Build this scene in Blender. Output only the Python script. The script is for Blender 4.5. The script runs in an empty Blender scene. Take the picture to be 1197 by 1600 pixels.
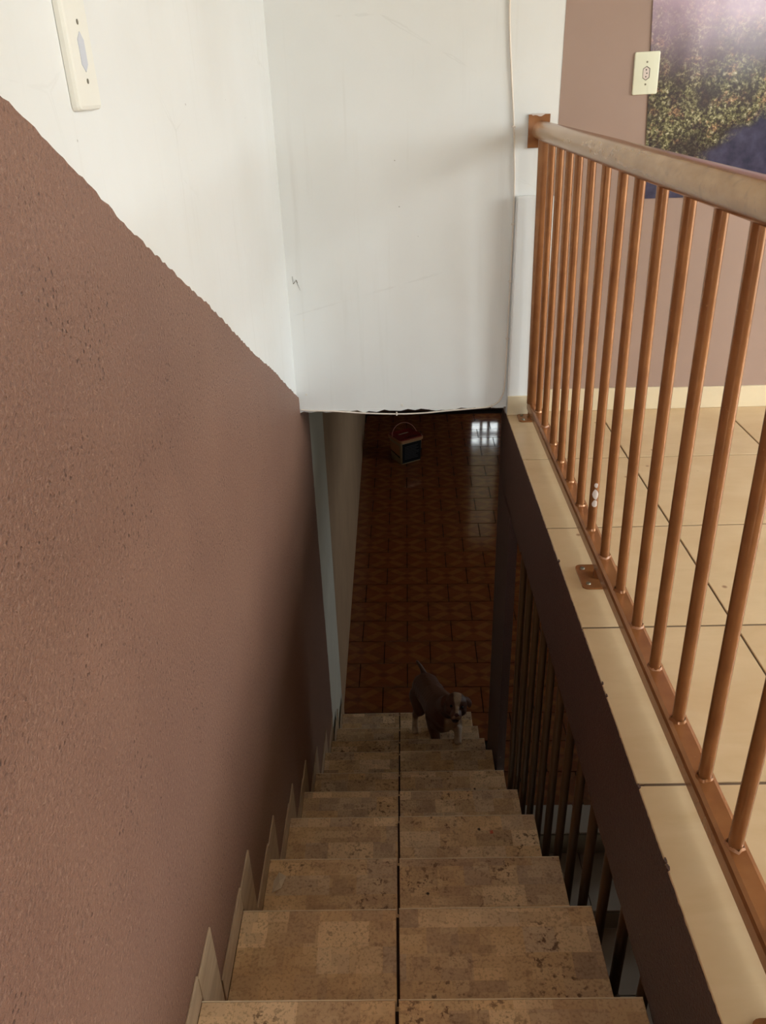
import bpy, bmesh, math, random
from mathutils import Vector, Matrix
random.seed(7)
scene = bpy.context.scene
COL = scene.collection

# ------------------------------------------------------------------ camera
CAM = Vector((0.0, 0.0, 1.081))
F_PX, PITCH, YAW, ROLL = 1247.67, math.radians(28.196), math.radians(-1.292), math.radians(-1.866)
fw = Vector((math.sin(YAW) * math.cos(PITCH), math.cos(YAW) * math.cos(PITCH), -math.sin(PITCH)))
ri = Vector((math.cos(YAW), -math.sin(YAW), 0))
up = ri.cross(fw)
r2 = ri * math.cos(ROLL) + up * math.sin(ROLL)
u2 = -ri * math.sin(ROLL) + up * math.cos(ROLL)
cd = bpy.data.cameras.new('camera')
cd.sensor_fit = 'VERTICAL'; cd.sensor_height = 36; cd.lens = F_PX * 36 / 1600; cd.clip_start = 0.02
cam = bpy.data.objects.new('camera', cd); COL.objects.link(cam)
cam.matrix_world = Matrix(((r2.x, u2.x, -fw.x, CAM.x), (r2.y, u2.y, -fw.y, CAM.y), (r2.z, u2.z, -fw.z, CAM.z), (0, 0, 0, 1)))
scene.camera = cam

# ------------------------------------------------------------------ world, exposure
scene.view_settings.view_transform = 'Standard'
scene.view_settings.look = 'None'
scene.view_settings.gamma = 1
scene.view_settings.use_curve_mapping = False
scene.view_settings.exposure = 0.0
SKY = 16.0
scene.cycles.max_bounces = 6; scene.cycles.diffuse_bounces = 4; scene.cycles.adaptive_threshold = 0.08; scene.cycles.glossy_bounces = 3; scene.cycles.transparent_max_bounces = 6; scene.cycles.caustics_reflective = False; scene.cycles.caustics_refractive = False
w = bpy.data.worlds.new('overcast_sky'); scene.world = w; w.use_nodes = True
nt = w.node_tree; nt.nodes.clear()
wo = nt.nodes.new('ShaderNodeOutputWorld'); bg = nt.nodes.new('ShaderNodeBackground')
tc = nt.nodes.new('ShaderNodeTexCoord'); sp = nt.nodes.new('ShaderNodeSeparateXYZ'); rp = nt.nodes.new('ShaderNodeValToRGB')
nt.links.new(tc.outputs['Generated'], sp.inputs[0]); nt.links.new(sp.outputs[2], rp.inputs[0])
rp.color_ramp.elements[0].position = 0.0; rp.color_ramp.elements[0].color = (0.26, 0.25, 0.22, 1)   # ground and houses outside
rp.color_ramp.elements[1].position = 0.04; rp.color_ramp.elements[1].color = (0.925, 0.965, 1.0, 1)   # overcast sky
nt.links.new(rp.outputs[0], bg.inputs[0]); bg.inputs[1].default_value = SKY
nt.links.new(bg.outputs[0], wo.inputs[0])

# ------------------------------------------------------------------ dimensions (metres)
XL = -0.3625          # left wall
XS = 0.403            # edge of the upper slab
YW = 2.78             # far wall of the upper room
XR, YB, ZC = 3.6, -2.4, 2.7
ZF = -2.361           # lower floor
YE = 8.95             # lower far wall
T = 0.452
NOS = [(0.802, -0.287), (1.107, -0.478), (1.397, -0.686), (1.717, -0.903), (2.008, -1.107),
       (2.314, -1.336), (2.650, -1.560), (2.918, -1.750), (3.200, -1.938), (3.547, -2.150)]

# window openings (y0,y1,z0,z1 on the right wall / x0,x1,z0,z1 on the others)
WIN_R = (-0.1, 2.1, 0.06, 2.4)      # glazed balcony door
WIN_L = (4.8, 5.85, -1.2, -0.35)      # unseen window on the right, added to brighten the lower floor
WIN_B = (2.75, 3.5, 1.15, 2.3)
WIN_S = (-0.3, 0.3, 0.3, 2.1)         # tall window behind the head of the stairs
DOOR_F = (0.905, 1.215, -2.17, -0.52)

def portal(name, loc, rot, sx, sy):
    l = bpy.data.lights.new(name, 'AREA'); l.shape = 'RECTANGLE'; l.size = sx; l.size_y = sy
    l.energy = 1
    l.cycles.is_portal = True
    o = bpy.data.objects.new(name, l); COL.objects.link(o); o.location = loc; o.rotation_euler = rot
portal('window_portal', (XR + 0.06, (WIN_R[0] + WIN_R[1]) / 2, (WIN_R[2] + WIN_R[3]) / 2), (0, math.pi / 2, 0), WIN_R[3] - WIN_R[2], WIN_R[1] - WIN_R[0])
portal('window_portal', ((WIN_B[0] + WIN_B[1]) / 2, YB - 0.06, (WIN_B[2] + WIN_B[3]) / 2), (math.pi / 2, 0, 0), WIN_B[1] - WIN_B[0], WIN_B[3] - WIN_B[2])
portal('window_portal', ((WIN_S[0] + WIN_S[1]) / 2, YB - 0.06, (WIN_S[2] + WIN_S[3]) / 2), (math.pi / 2, 0, 0), WIN_S[1] - WIN_S[0], WIN_S[3] - WIN_S[2])
portal('window_portal', (XR + 0.06, (WIN_L[0] + WIN_L[1]) / 2, (WIN_L[2] + WIN_L[3]) / 2), (0, math.pi / 2, 0), WIN_L[3] - WIN_L[2], WIN_L[1] - WIN_L[0])
portal('door_portal', ((DOOR_F[0] + DOOR_F[1]) / 2, YE + 0.06, (DOOR_F[2] + DOOR_F[3]) / 2), (-math.pi / 2, 0, 0), DOOR_F[1] - DOOR_F[0], DOOR_F[3] - DOOR_F[2])

# ------------------------------------------------------------------ material helpers
def srgb(r, g, b):
    f = lambda c: (c / 255 / 12.92) if c / 255 <= 0.04045 else ((c / 255 + 0.055) / 1.055) ** 2.4
    return (f(r), f(g), f(b), 1)
class NM:
    def __init__(s, name, rough=0.6, spec=0.5, metal=0.0):
        s.m = bpy.data.materials.new(name); s.m.use_nodes = True
        s.t = s.m.node_tree; s.b = s.t.nodes['Principled BSDF']
        s.b.inputs['Roughness'].default_value = rough
        s.b.inputs['Specular IOR Level'].default_value = spec
        s.b.inputs['Metallic'].default_value = metal
        s._pos = None
    def n(s, kind, **kw):
        x = s.t.nodes.new(kind)
        for k, v in kw.items(): setattr(x, k, v)
        return x
    def l(s, a, b): s.t.links.new(a, b)
    def pos(s):
        if s._pos is None: s._pos = s.n('ShaderNodeNewGeometry').outputs['Position']
        return s._pos
    def obj(s): return s.n('ShaderNodeTexCoord').outputs['Object']
    def mapping(s, vec, scale=(1, 1, 1), rot=(0, 0, 0), loc=(0, 0, 0)):
        m = s.n('ShaderNodeMapping'); s.l(vec, m.inputs[0]); m.inputs['Scale'].default_value = scale; m.inputs['Rotation'].default_value = rot; m.inputs['Location'].default_value = loc
        return m.outputs[0]
    def noise(s, vec, scale, detail=4, rough=0.55, dist=0):
        x = s.n('ShaderNodeTexNoise'); s.l(vec, x.inputs['Vector']); x.inputs['Scale'].default_value = scale; x.inputs['Detail'].default_value = detail; x.inputs['Roughness'].default_value = rough; x.inputs['Distortion'].default_value = dist
        return x.outputs['Fac']
    def voro(s, vec, scale, feature='F1', out='Distance', metric='EUCLIDEAN', rand=1.0):
        x = s.n('ShaderNodeTexVoronoi', feature=feature, distance=metric); s.l(vec, x.inputs['Vector']); x.inputs['Scale'].default_value = scale; x.inputs['Randomness'].default_value = rand
        return x.outputs[out]
    def voro2(s, vec, scale):
        x = s.n('ShaderNodeTexVoronoi', feature='F1', distance='EUCLIDEAN'); s.l(vec, x.inputs['Vector']); x.inputs['Scale'].default_value = scale
        return x.outputs['Distance'], x.outputs['Color']
    def ramp(s, fac, stops, interp='LINEAR'):
        x = s.n('ShaderNodeValToRGB'); s.l(fac, x.inputs[0]); cr = x.color_ramp; cr.interpolation = interp
        while len(cr.elements) < len(stops): cr.elements.new(0.5)
        for e, (p, c) in zip(cr.elements, stops):
            e.position = p; e.color = c if not isinstance(c, (int, float)) else (c, c, c, 1)
        return x.outputs[0]
    def mix(s, fac, a, b, mode='MIX'):
        x = s.n('ShaderNodeMix', data_type='RGBA', blend_type=mode)
        if isinstance(fac, (int, float)): x.inputs[0].default_value = fac
        else: s.l(fac, x.inputs[0])
        for v, i in ((a, 6), (b, 7)):
            if isinstance(v, tuple): x.inputs[i].default_value = v
            else: s.l(v, x.inputs[i])
        return x.outputs[2]
    def math(s, op, a, b=None, c=None):
        x = s.n('ShaderNodeMath', operation=op)
        for i, v in enumerate((a, b, c)):
            if v is None: continue
            if isinstance(v, (int, float)): x.inputs[i].default_value = v
            else: s.l(v, x.inputs[i])
        return x.outputs[0]
    def sep(s, vec):
        x = s.n('ShaderNodeSeparateXYZ'); s.l(vec, x.inputs[0]); return x.outputs
    def comb(s, a, b, c):
        x = s.n('ShaderNodeCombineXYZ')
        for i, v in enumerate((a, b, c)):
            if isinstance(v, (int, float)): x.inputs[i].default_value = v
            else: s.l(v, x.inputs[i])
        return x.outputs[0]
    def rand(s): return s.n('ShaderNodeObjectInfo').outputs['Random']
    def color(s, c):
        if isinstance(c, tuple): s.b.inputs['Base Color'].default_value = c
        else: s.l(c, s.b.inputs['Base Color'])
    def rough(s, c): s.l(c, s.b.inputs['Roughness'])
    def bump(s, h, strength=0.3, dist=0.002):
        x = s.n('ShaderNodeBump'); s.l(h, x.inputs['Height']); x.inputs['Strength'].default_value = strength; x.inputs['Distance'].default_value = dist
        s.l(x.outputs[0], s.b.inputs['Normal'])

def m_white():
    k = NM('white_wall_paint', 0.55, 0.35)
    p = k.pos()
    big = k.noise(p, 1.7, 4)
    c = k.mix(k.ramp(big, [(0.35, 0.0), (0.7, 1.0)]), srgb(232, 231, 229), srgb(225, 223, 219))
    st = k.noise(k.mapping(p, (30, 30, 1.5)), 1.0, 3)
    c = k.mix(k.ramp(st, [(0.6, 0.0), (0.8, 0.25)]), c, srgb(205, 200, 192))
    dots = k.voro(p, 9.0)
    c = k.mix(k.ramp(dots, [(0.012, 0.8), (0.022, 0.0)]), c, srgb(140, 130, 120))
    # hairline cracks in the plaster
    cr = k.voro(k.mapping(p, (1, 1, 1), (0, 0, 0.3), (0.3, 0, 0.17)), 1.6, 'DISTANCE_TO_EDGE')
    cr2 = k.math('ADD', cr, k.math('MULTIPLY', k.math('SUBTRACT', k.noise(p, 9, 3), 0.5), 0.05))
    msk = k.ramp(k.noise(p, 2.3, 2), [(0.56, 0.0), (0.66, 0.14)])
    c = k.mix(k.math('MULTIPLY', k.ramp(k.math('ABSOLUTE', cr2), [(0.0, 1.0), (0.004, 0.0)]), msk), c, srgb(165, 158, 150))
    k.color(c); k.bump(k.noise(p, 22, 4), 0.12, 0.004)
    return k.m
def m_plaster(name, a, b, dark, light):
    k = NM(name, 0.5, 0.45); p = k.pos()
    fine = k.noise(p, 380, 2, 0.6); med = k.noise(p, 165, 3, 0.62)
    pit = k.voro(p, 95); pm = k.noise(p, 9, 3)
    c = k.mix(k.ramp(k.noise(p, 3, 3), [(0.3, 0.0), (0.7, 1.0)]), a, b)
    pits = k.math('MULTIPLY', k.ramp(pit, [(0.12, 1.0), (0.24, 0.0)]), k.ramp(pm, [(0.46, 0.0), (0.64, 1.0)]))
    c = k.mix(k.ramp(med, [(0.32, 0.45), (0.46, 0.0)]), c, dark)  # shade of the relief put into the colour, hollows darker
    c = k.mix(k.ramp(med, [(0.57, 0.0), (0.72, 0.4)]), c, light)  # raised grain painted lighter, as if catching light
    c = k.mix(k.math('MULTIPLY', pits, 0.8), c, dark)
    sc, scc = k.voro2(p, 60); scm = k.ramp(k.sep(scc)[0], [(0.9, 0.0), (0.91, 1.0)], 'CONSTANT')
    gl = k.math('MULTIPLY', k.ramp(sc, [(0.1, 1.0), (0.16, 0.0)]), scm)
    c = k.mix(k.math('MULTIPLY', gl, 0.7), c, srgb(215, 190, 150))
    k.color(c)
    h = k.math('ADD', k.math('MULTIPLY', fine, 0.35), k.math('MULTIPLY', med, 0.65))
    h = k.math('SUBTRACT', h, k.math('MULTIPLY', pits, 0.5))
    h = k.math('ADD', h, k.math('MULTIPLY', gl, 0.6))
    k.bump(h, 0.8, 0.007)
    return k.m
def m_plain(name, c, rough=0.6, spec=0.4, var=0.06, scale=8, bump=0.0, metal=0.0):
    k = NM(name, rough, spec, metal); p = k.pos()
    d = tuple(x * (1 - var * 2) for x in c[:3]) + (1,)
    k.color(k.mix(k.ramp(k.noise(p, scale, 4), [(0.3, 0.0), (0.7, 1.0)]), c, d))
    if bump: k.bump(k.noise(p, scale * 6, 3), bump, 0.002)
    return k.m
def m_beige_tile(name, a, b, stain, gloss=0.28):
    k = NM(name, gloss, 0.5); p = k.pos()
    off = k.math('MULTIPLY', k.rand(), 7.0)
    v = k.n('ShaderNodeVectorMath', operation='ADD'); k.l(p, v.inputs[0]); k.l(k.comb(off, off, 0), v.inputs[1]); q = v.outputs[0]
    n1 = k.noise(k.mapping(q, (5, 14, 1)), 1.0, 5, 0.6, 0.6); n2 = k.noise(q, 4, 3)
    c = k.mix(k.ramp(n1, [(0.3, 0.0), (0.75, 1.0)]), a, b)
    c = k.mix(k.math('MULTIPLY', k.ramp(n2, [(0.45, 0.0), (0.75, 1.0)]), 0.5), c, stain)
    sd, sdc = k.voro2(p, 14.0); sm = k.ramp(k.sep(sdc)[0], [(0.62, 0.0), (0.63, 1.0)], 'CONSTANT')
    c = k.mix(k.math('MULTIPLY', k.ramp(sd, [(0.05, 0.9), (0.11, 0.0)]), sm), c, srgb(140, 100, 70))
    ring, rgc = k.voro2(p, 5.0); rm = k.ramp(k.sep(rgc)[0], [(0.70, 0.0), (0.71, 1.0)], 'CONSTANT')
    rr = k.ramp(k.math('ABSOLUTE', k.math('SUBTRACT', ring, 0.055)), [(0.004, 0.7), (0.016, 0.0)])
    c = k.mix(k.math('MULTIPLY', rr, rm), c, srgb(135, 90, 55))
    k.color(c)
    k.rough(k.ramp(n2, [(0.3, gloss), (0.7, gloss + 0.15)]))
    return k.m
def m_tread():
    k = NM('stair_tread_ceramic', 0.55, 0.35); p = k.pos()
    off = k.math('MULTIPLY', k.rand(), 9.0)
    v = k.n('ShaderNodeVectorMath', operation='ADD'); k.l(p, v.inputs[0]); k.l(k.comb(off, k.math('MULTIPLY', off, 1.7), 0), v.inputs[1]); q = v.outputs[0]
    def patches(scale, seed, aspect):
        mp = k.mapping(q, (1, aspect, 0), (0, 0, 0), (seed, seed * 2.1, 0))
        x = k.n('ShaderNodeTexBrick'); k.l(mp, x.inputs['Vector']); x.inputs['Scale'].default_value = scale; x.offset = 0.37; x.squash = 1.6; x.squash_frequency = 3; x.offset_frequency = 2
        x.inputs['Color1'].default_value = (0, 0, 0, 1); x.inputs['Color2'].default_value = (1, 1, 1, 1); x.inputs['Mortar'].default_value = (0.3, 0.3, 0.3, 1); x.inputs['Mortar Size'].default_value = 0.006; x.inputs['Bias'].default_value = 0.0
        x.inputs['Brick Width'].default_value = 1.0; x.inputs['Row Height'].default_value = 0.85
        return x.outputs['Color']
    pa = patches(15, 0.3, 1.0); pb = patches(27, 2.0, 1.3)
    c = k.ramp(pa, [(0.0, srgb(158, 134, 114)), (0.2, srgb(220, 186, 142)), (0.4, srgb(182, 152, 116)), (0.6, srgb(242, 216, 180)), (0.8, srgb(176, 156, 138)), (1.0, srgb(206, 172, 130))])
    c2 = k.ramp(pb, [(0.0, srgb(164, 138, 114)), (0.5, srgb(208, 176, 136)), (1.0, srgb(236, 210, 172))])
    c = k.mix(0.33, c, c2)
    sp_ = k.noise(q, 170, 3, 0.65)
    c = k.mix(k.ramp(sp_, [(0.38, 0.4), (0.48, 0.0)]), c, srgb(124, 92, 62))
    c = k.mix(k.ramp(sp_, [(0.55, 0.0), (0.72, 0.4)]), c, srgb(212, 184, 146))
    dm = k.ramp(k.noise(q, 7, 3), [(0.44, 0.0), (0.62, 1.0)])
    dirt = k.ramp(k.noise(q, 75, 3, 0.6), [(0.56, 0.0), (0.63, 1.0)])
    c = k.mix(k.math('MULTIPLY', k.math('MULTIPLY', dirt, dm), 0.8), c, srgb(84, 48, 24))
    rs = k.ramp(k.noise(q, 4.5, 3), [(0.52, 0.0), (0.78, 0.4)])
    c = k.mix(rs, c, srgb(134, 88, 48))
    dots, dcc = k.voro2(q, 13); dmm = k.ramp(k.sep(dcc)[0], [(0.75, 0.0), (0.76, 1.0)], 'CONSTANT')
    c = k.mix(k.math('MULTIPLY', k.ramp(k.math('ADD', dots, k.math('MULTIPLY', k.math('SUBTRACT', sp_, 0.5), 0.15)), [(0.04, 1.0), (0.075, 0.0)]), dmm), c, srgb(52, 30, 18))
    c = k.mix(1.0, c, (1.0, 0.93, 0.87, 1), 'MULTIPLY')
    k.color(c); k.bump(sp_, 0.15, 0.001)
    return k.m
def m_skirt():
    k = NM('skirting_ceramic', 0.45, 0.4); p = k.pos()
    n = k.noise(k.mapping(p, (4, 8, 45), (0.45, 0, 0)), 1.0, 4, 0.6)
    c = k.mix(k.ramp(n, [(0.3, 0.0), (0.72, 1.0)]), srgb(188, 163, 134), srgb(154, 128, 102))
    k.color(c); return k.m
def m_brown_tile():
    k = NM('patterned_brown_ceramic', 0.16, 0.5); o = k.obj()
    x, y, z = k.sep(o)
    ax = k.math('ABSOLUTE', k.math('MULTIPLY', x, 1 / 0.155)); ay = k.math('ABSOLUTE', k.math('MULTIPLY', y, 1 / 0.118))
    d = k.math('ABSOLUTE', k.math('SUBTRACT', ax, ay)); s_ = k.math('ADD', ax, ay)
    petal = k.math('MULTIPLY', k.ramp(d, [(0.2, 1.0), (0.3, 0.0)]), k.ramp(s_, [(0.28, 0.0), (0.38, 1.0)]))
    corner = k.ramp(s_, [(1.5, 0.0), (1.62, 1.0)]) if False else k.ramp(k.math('MULTIPLY', s_, 0.5), [(0.70, 0.0), (0.76, 1.0)])
    dia = k.ramp(s_, [(0.16, 1.0), (0.24, 0.0)])
    nz = k.noise(k.mapping(k.pos(), (9, 9, 9)), 2.0, 4)
    grain = k.noise(k.mapping(k.pos(), (14, 70, 1), (0, 0, 0.785)), 1.0, 3)
    base = k.mix(k.ramp(grain, [(0.35, 0.0), (0.7, 1.0)]), srgb(126, 70, 38), srgb(110, 58, 32))
    base = k.mix(k.math('MULTIPLY', k.rand(), 0.5), base, srgb(124, 62, 28))
    c = k.mix(k.math('MULTIPLY', petal, 0.42), base, srgb(150, 96, 48))
    c = k.mix(k.math('MULTIPLY', dia, 0.5), c, srgb(84, 42, 24))
    c = k.mix(k.math('MULTIPLY', corner, 0.4), c, srgb(78, 40, 22))
    c = k.mix(k.ramp(nz, [(0.5, 0.0), (0.8, 0.45)]), c, srgb(80, 46, 26))
    k.color(c); k.rough(k.ramp(nz, [(0.3, 0.09), (0.7, 0.17)]))
    k.bump(k.noise(k.pos(), 7, 2), 0.05, 0.004)
    return k.m
def m_copper(name='copper_brown_enamel', worn=False):
    k = NM(name, 0.22, 0.6, 0.4); p = k.pos()
    n = k.noise(p, 18, 4)
    c = k.mix(k.ramp(n, [(0.3, 0.0), (0.7, 1.0)]), srgb(156, 104, 62), srgb(138, 88, 50))
    ch = k.noise(p, 120, 3, 0.7)
    c = k.mix(k.ramp(ch, [(0.68, 0.0), (0.74, 0.5)]), c, srgb(190, 140, 95))
    if worn:
        x, y, z = k.sep(k.obj())
        f = k.math('ADD', k.math('MULTIPLY', x, 0.35), z)
        rag = k.math('MULTIPLY', k.math('SUBTRACT', k.noise(k.mapping(p, (1, 0.22, 1)), 34, 4, 0.6), 0.5), 0.016)
        lo = k.ramp(k.math('ADD', k.math('ADD', f, k.math('MULTIPLY', rag, 0.55)), 0.5), [(0.5222, 1.0), (0.5236, 0.0)])
        hi = k.ramp(k.math('ADD', k.math('ADD', k.math('MULTIPLY', z, -1.0), 0.5), k.math('MULTIPLY', rag, 0.3)), [(0.514, 1.0), (0.519, 0.0)])
        pale = k.mix(k.ramp(k.noise(k.mapping(p, (1, 0.4, 1)), 26, 4), [(0.35, 0.0), (0.65, 1.0)]), srgb(186, 150, 110), srgb(166, 128, 88))
        grime = k.ramp(k.noise(p, 60, 4), [(0.55, 0.0), (0.72, 0.35)])
        pale = k.mix(grime, pale, srgb(130, 108, 88))
        c = k.mix(k.math('MULTIPLY', lo, hi), c, pale)
    k.color(c)
    k.bump(k.noise(p, 45, 3), 0.06, 0.003)
    return k.m
def m_poster():
    k = NM('printed_landscape_vinyl', 0.17, 0.5)
    x, y, z = k.sep(k.obj())            # x to the right, z up, origin at the lower left corner
    o = k.obj()
    warp = k.math('MULTIPLY', k.math('SUBTRACT', k.noise(o, 5, 3), 0.5), 0.28)
    h = k.math('ADD', z, warp)
    base = k.ramp(k.math('MULTIPLY', h, 1.6), [(0.0, srgb(58, 50, 52)), (0.3, srgb(70, 60, 50)), (0.5, srgb(112, 96, 98)), (0.7, srgb(168, 146, 162)), (0.9, srgb(214, 186, 208))])  # glare haze put into the print colour, paler and pinker upward
    n1 = k.noise(o, 92, 6, 0.72, 0.4); n2 = k.noise(k.mapping(o, (1, 1, 1), (0, 0, 0), (3.1, 0, 1.7)), 26, 5, 0.7)
    fol = k.ramp(n1, [(0.36, srgb(44, 36, 38)), (0.46, srgb(70, 62, 46)), (0.52, srgb(112, 108, 72)), (0.58, srgb(160, 152, 112)), (0.66, srgb(222, 210, 182))])
    fol2 = k.ramp(n1, [(0.36, srgb(50, 38, 46)), (0.48, srgb(92, 70, 66)), (0.56, srgb(176, 130, 92)), (0.64, srgb(220, 168, 130))])
    fol = k.mix(k.ramp(n2, [(0.52, 0.0), (0.62, 0.8)]), fol, fol2)
    clump = k.ramp(k.noise(o, 11, 4, 0.6), [(0.42, 0.85), (0.56, 0.0)])
    fol = k.mix(clump, fol, srgb(50, 40, 44))
    dens = k.ramp(h, [(0.12, 1.0), (0.30, 0.82), (0.42, 0.5), (0.56, 0.26)])
    c = k.mix(dens, base, fol)
    # the dark blue water or path in the lower right
    b = k.math('ADD', k.math('SUBTRACT', k.math('MULTIPLY_ADD', x, 0.66, 0.09), z), k.math('MULTIPLY', k.math('SUBTRACT', k.noise(o, 14, 3), 0.5), 0.12))
    bm_ = k.math('MULTIPLY', k.ramp(b, [(0.06, 0.0), (0.1, 1.0)]), k.ramp(x, [(0.09, 0.0), (0.15, 1.0)]))
    low = k.ramp(z, [(0.07, 1.0), (0.10, 0.0)])
    lowf = k.math('MULTIPLY', low, k.ramp(x, [(0.26, 1.0), (0.30, 0.0)]))
    navy = k.mix(k.ramp(k.noise(o, 20, 4), [(0.35, 0.0), (0.75, 1.0)]), srgb(46, 44, 66), srgb(78, 74, 98))
    c = k.mix(k.math('MAXIMUM', k.math('MULTIPLY', bm_, k.ramp(z, [(0.24, 1.0), (0.32, 0.0)])), lowf), c, navy)
    k.color(c)
    k.bump(k.noise(o, 6, 3), 0.12, 0.006)
    return k.m

M = {}
M['white'] = m_white()
M['plaster'] = m_plaster('brown_textured_plaster', srgb(136, 99, 81), srgb(127, 91, 75), srgb(70, 45, 38), srgb(188, 154, 132))
M['fascia'] = m_plaster('brown_plaster_shaded', srgb(84, 54, 45), srgb(76, 48, 40), srgb(44, 28, 24), srgb(104, 72, 60))  # wall plaster copy, darkened so the colour carries the fascia's shade
M['mauve'] = m_plain('mauve_brown_wall_paint', srgb(163, 136, 122), 0.42, 0.45, 0.05, 3, 0.05)
M['white_low'] = m_plain('old_white_wall_paint', srgb(214, 210, 196), 0.6, 0.3, 0.06, 4, 0.05)
M['beige_low'] = m_plain('beige_lower_wall', srgb(176, 146, 116), 0.6, 0.3, 0.08, 4, 0.05)
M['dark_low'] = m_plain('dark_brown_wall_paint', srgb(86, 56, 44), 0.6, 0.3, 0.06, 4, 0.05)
M['ceil'] = m_plain('white_ceiling_paint', srgb(228, 226, 220), 0.7, 0.2, 0.02, 3)
M['beige'] = m_beige_tile('beige_floor_ceramic', srgb(210, 182, 144), srgb(198, 168, 128), srgb(188, 152, 110))
M['beige_sk'] = m_plain('beige_skirting_ceramic', srgb(222, 204, 172), 0.3, 0.5, 0.05, 7)
M['light'] = m_plain('pale_grey_ceramic', srgb(176, 166, 152), 0.3, 0.5, 0.04, 5)
M['riser'] = m_plain('grey_green_ceramic', srgb(128, 124, 108), 0.4, 0.5, 0.04, 5)
M['grout'] = m_plain('dark_grout', srgb(112, 92, 74), 0.9, 0.1, 0.1, 30)
M['grout_dark'] = m_plain('blackened_grout', srgb(42, 30, 24), 0.9, 0.1, 0.1, 30)
M['core'] = m_plain('stair_concrete', srgb(62, 44, 36), 0.9, 0.1, 0.1, 12)
M['tread'] = m_tread()
M['skirt'] = m_skirt()
M['edge'] = m_plain('raw_ceramic_edge', srgb(226, 204, 172), 0.6, 0.3, 0.08, 30)
M['brown_tile'] = m_brown_tile()
M['copper'] = m_copper()
M['copper_worn'] = m_copper('copper_brown_enamel_worn', True)
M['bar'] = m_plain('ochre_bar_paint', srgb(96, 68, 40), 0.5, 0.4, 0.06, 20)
M['poster'] = m_poster()
M['plate'] = m_plain('cream_plastic', srgb(232, 230, 206), 0.35, 0.5, 0.01, 5)
M['plate_w'] = m_plain('white_plastic', srgb(236, 232, 222), 0.3, 0.5, 0.01, 5)
M['insert'] = m_plain('pale_plastic_insert', srgb(222, 206, 196), 0.4, 0.5, 0.02, 5)
M['insert_blue'] = m_plain('bluish_plastic_insert', srgb(204, 206, 216), 0.3, 0.5, 0.02, 5)
M['gap'] = m_plain('shadow_gap_plastic', srgb(110, 100, 86), 0.6, 0.3, 0.02, 5)
M['hole'] = m_plain('dark_plastic_hole', srgb(48, 42, 40), 0.8, 0.2, 0.02, 5)
M['screw'] = m_plain('dull_screw_metal', srgb(128, 122, 104), 0.4, 0.5, 0.02, 5, 0, 0.6)
M['cable'] = m_plain('cream_cable_sheath', srgb(226, 212, 198), 0.5, 0.4, 0.03, 20)
M['frame'] = m_plain('white_window_enamel', srgb(225, 225, 220), 0.4, 0.4, 0.02, 8)
M['door'] = m_plain('dark_wood_door', srgb(60, 36, 24), 0.5, 0.4, 0.1, 9)
M['red'] = m_plain('dark_red_plastic', srgb(116, 30, 26), 0.35, 0.5, 0.05, 9)
M['pail'] = m_plain('cream_pail_plastic', srgb(150, 132, 98), 0.4, 0.5, 0.04, 9)
M['rim'] = m_plain('orange_cream_rim_plastic', srgb(168, 118, 80), 0.4, 0.5, 0.06, 14)
M['black'] = m_plain('black_label_print', srgb(20, 20, 22), 0.7, 0.15, 0.02, 9)
M['print'] = m_plain('grey_label_print', srgb(84, 80, 78), 0.5, 0.4, 0.02, 9)
M['handle'] = m_plain('reddish_wire_handle', srgb(176, 110, 92), 0.4, 0.5, 0.04, 9)
M['splash'] = m_plain('white_paint_splash', srgb(206, 192, 184), 0.5, 0.4, 0.03, 30)
M['weld'] = m_plain('lumpy_copper_weld', srgb(176, 122, 84), 0.35, 0.5, 0.1, 80, 0.4)
M['paper'] = m_plain('crumpled_plaster_flake', srgb(205, 184, 160), 0.7, 0.3, 0.08, 40)
M['scrap_red'] = m_plain('red_paper_scrap', srgb(196, 96, 70), 0.6, 0.3, 0.05, 40)
M['chip'] = m_plain('bare_plaster_chip', srgb(236, 230, 220), 0.8, 0.2, 0.05, 60)
k = NM('window_glass'); k.t.nodes.remove(k.b)
tr = k.n('ShaderNodeBsdfTransparent'); gl = k.n('ShaderNodeBsdfGlossy'); gl.inputs['Roughness'].default_value = 0.02
ms = k.n('ShaderNodeMixShader'); ms.inputs[0].default_value = 0.05; tr.inputs[0].default_value = (0.95, 0.97, 0.96, 1)
k.l(tr.outputs[0], ms.inputs[1]); k.l(gl.outputs[0], ms.inputs[2]); k.l(ms.outputs[0], k.t.nodes['Material Output'].inputs[0]); M['glass'] = k.m
k = NM('dimmed_glass'); k.t.nodes.remove(k.b)
tr = k.n('ShaderNodeBsdfTransparent'); tr.inputs[0].default_value = (0.6, 0.61, 0.6, 1); k.l(tr.outputs[0], k.t.nodes['Material Output'].inputs[0]); M['dimmed'] = k.m  # grey tint put in to dim the panes mirrored in the floor
k = NM('frosted_glass'); k.t.nodes.remove(k.b)
tr = k.n('ShaderNodeBsdfTranslucent'); tr.inputs[0].default_value = (0.2, 0.18, 0.14, 1); gl = k.n('ShaderNodeBsdfGlossy'); gl.inputs['Roughness'].default_value = 0.3
ms = k.n('ShaderNodeMixShader'); ms.inputs[0].default_value = 0.06
k.l(tr.outputs[0], ms.inputs[1]); k.l(gl.outputs[0], ms.inputs[2]); k.l(ms.outputs[0], k.t.nodes['Material Output'].inputs[0]); M['frosted'] = k.m

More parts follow.
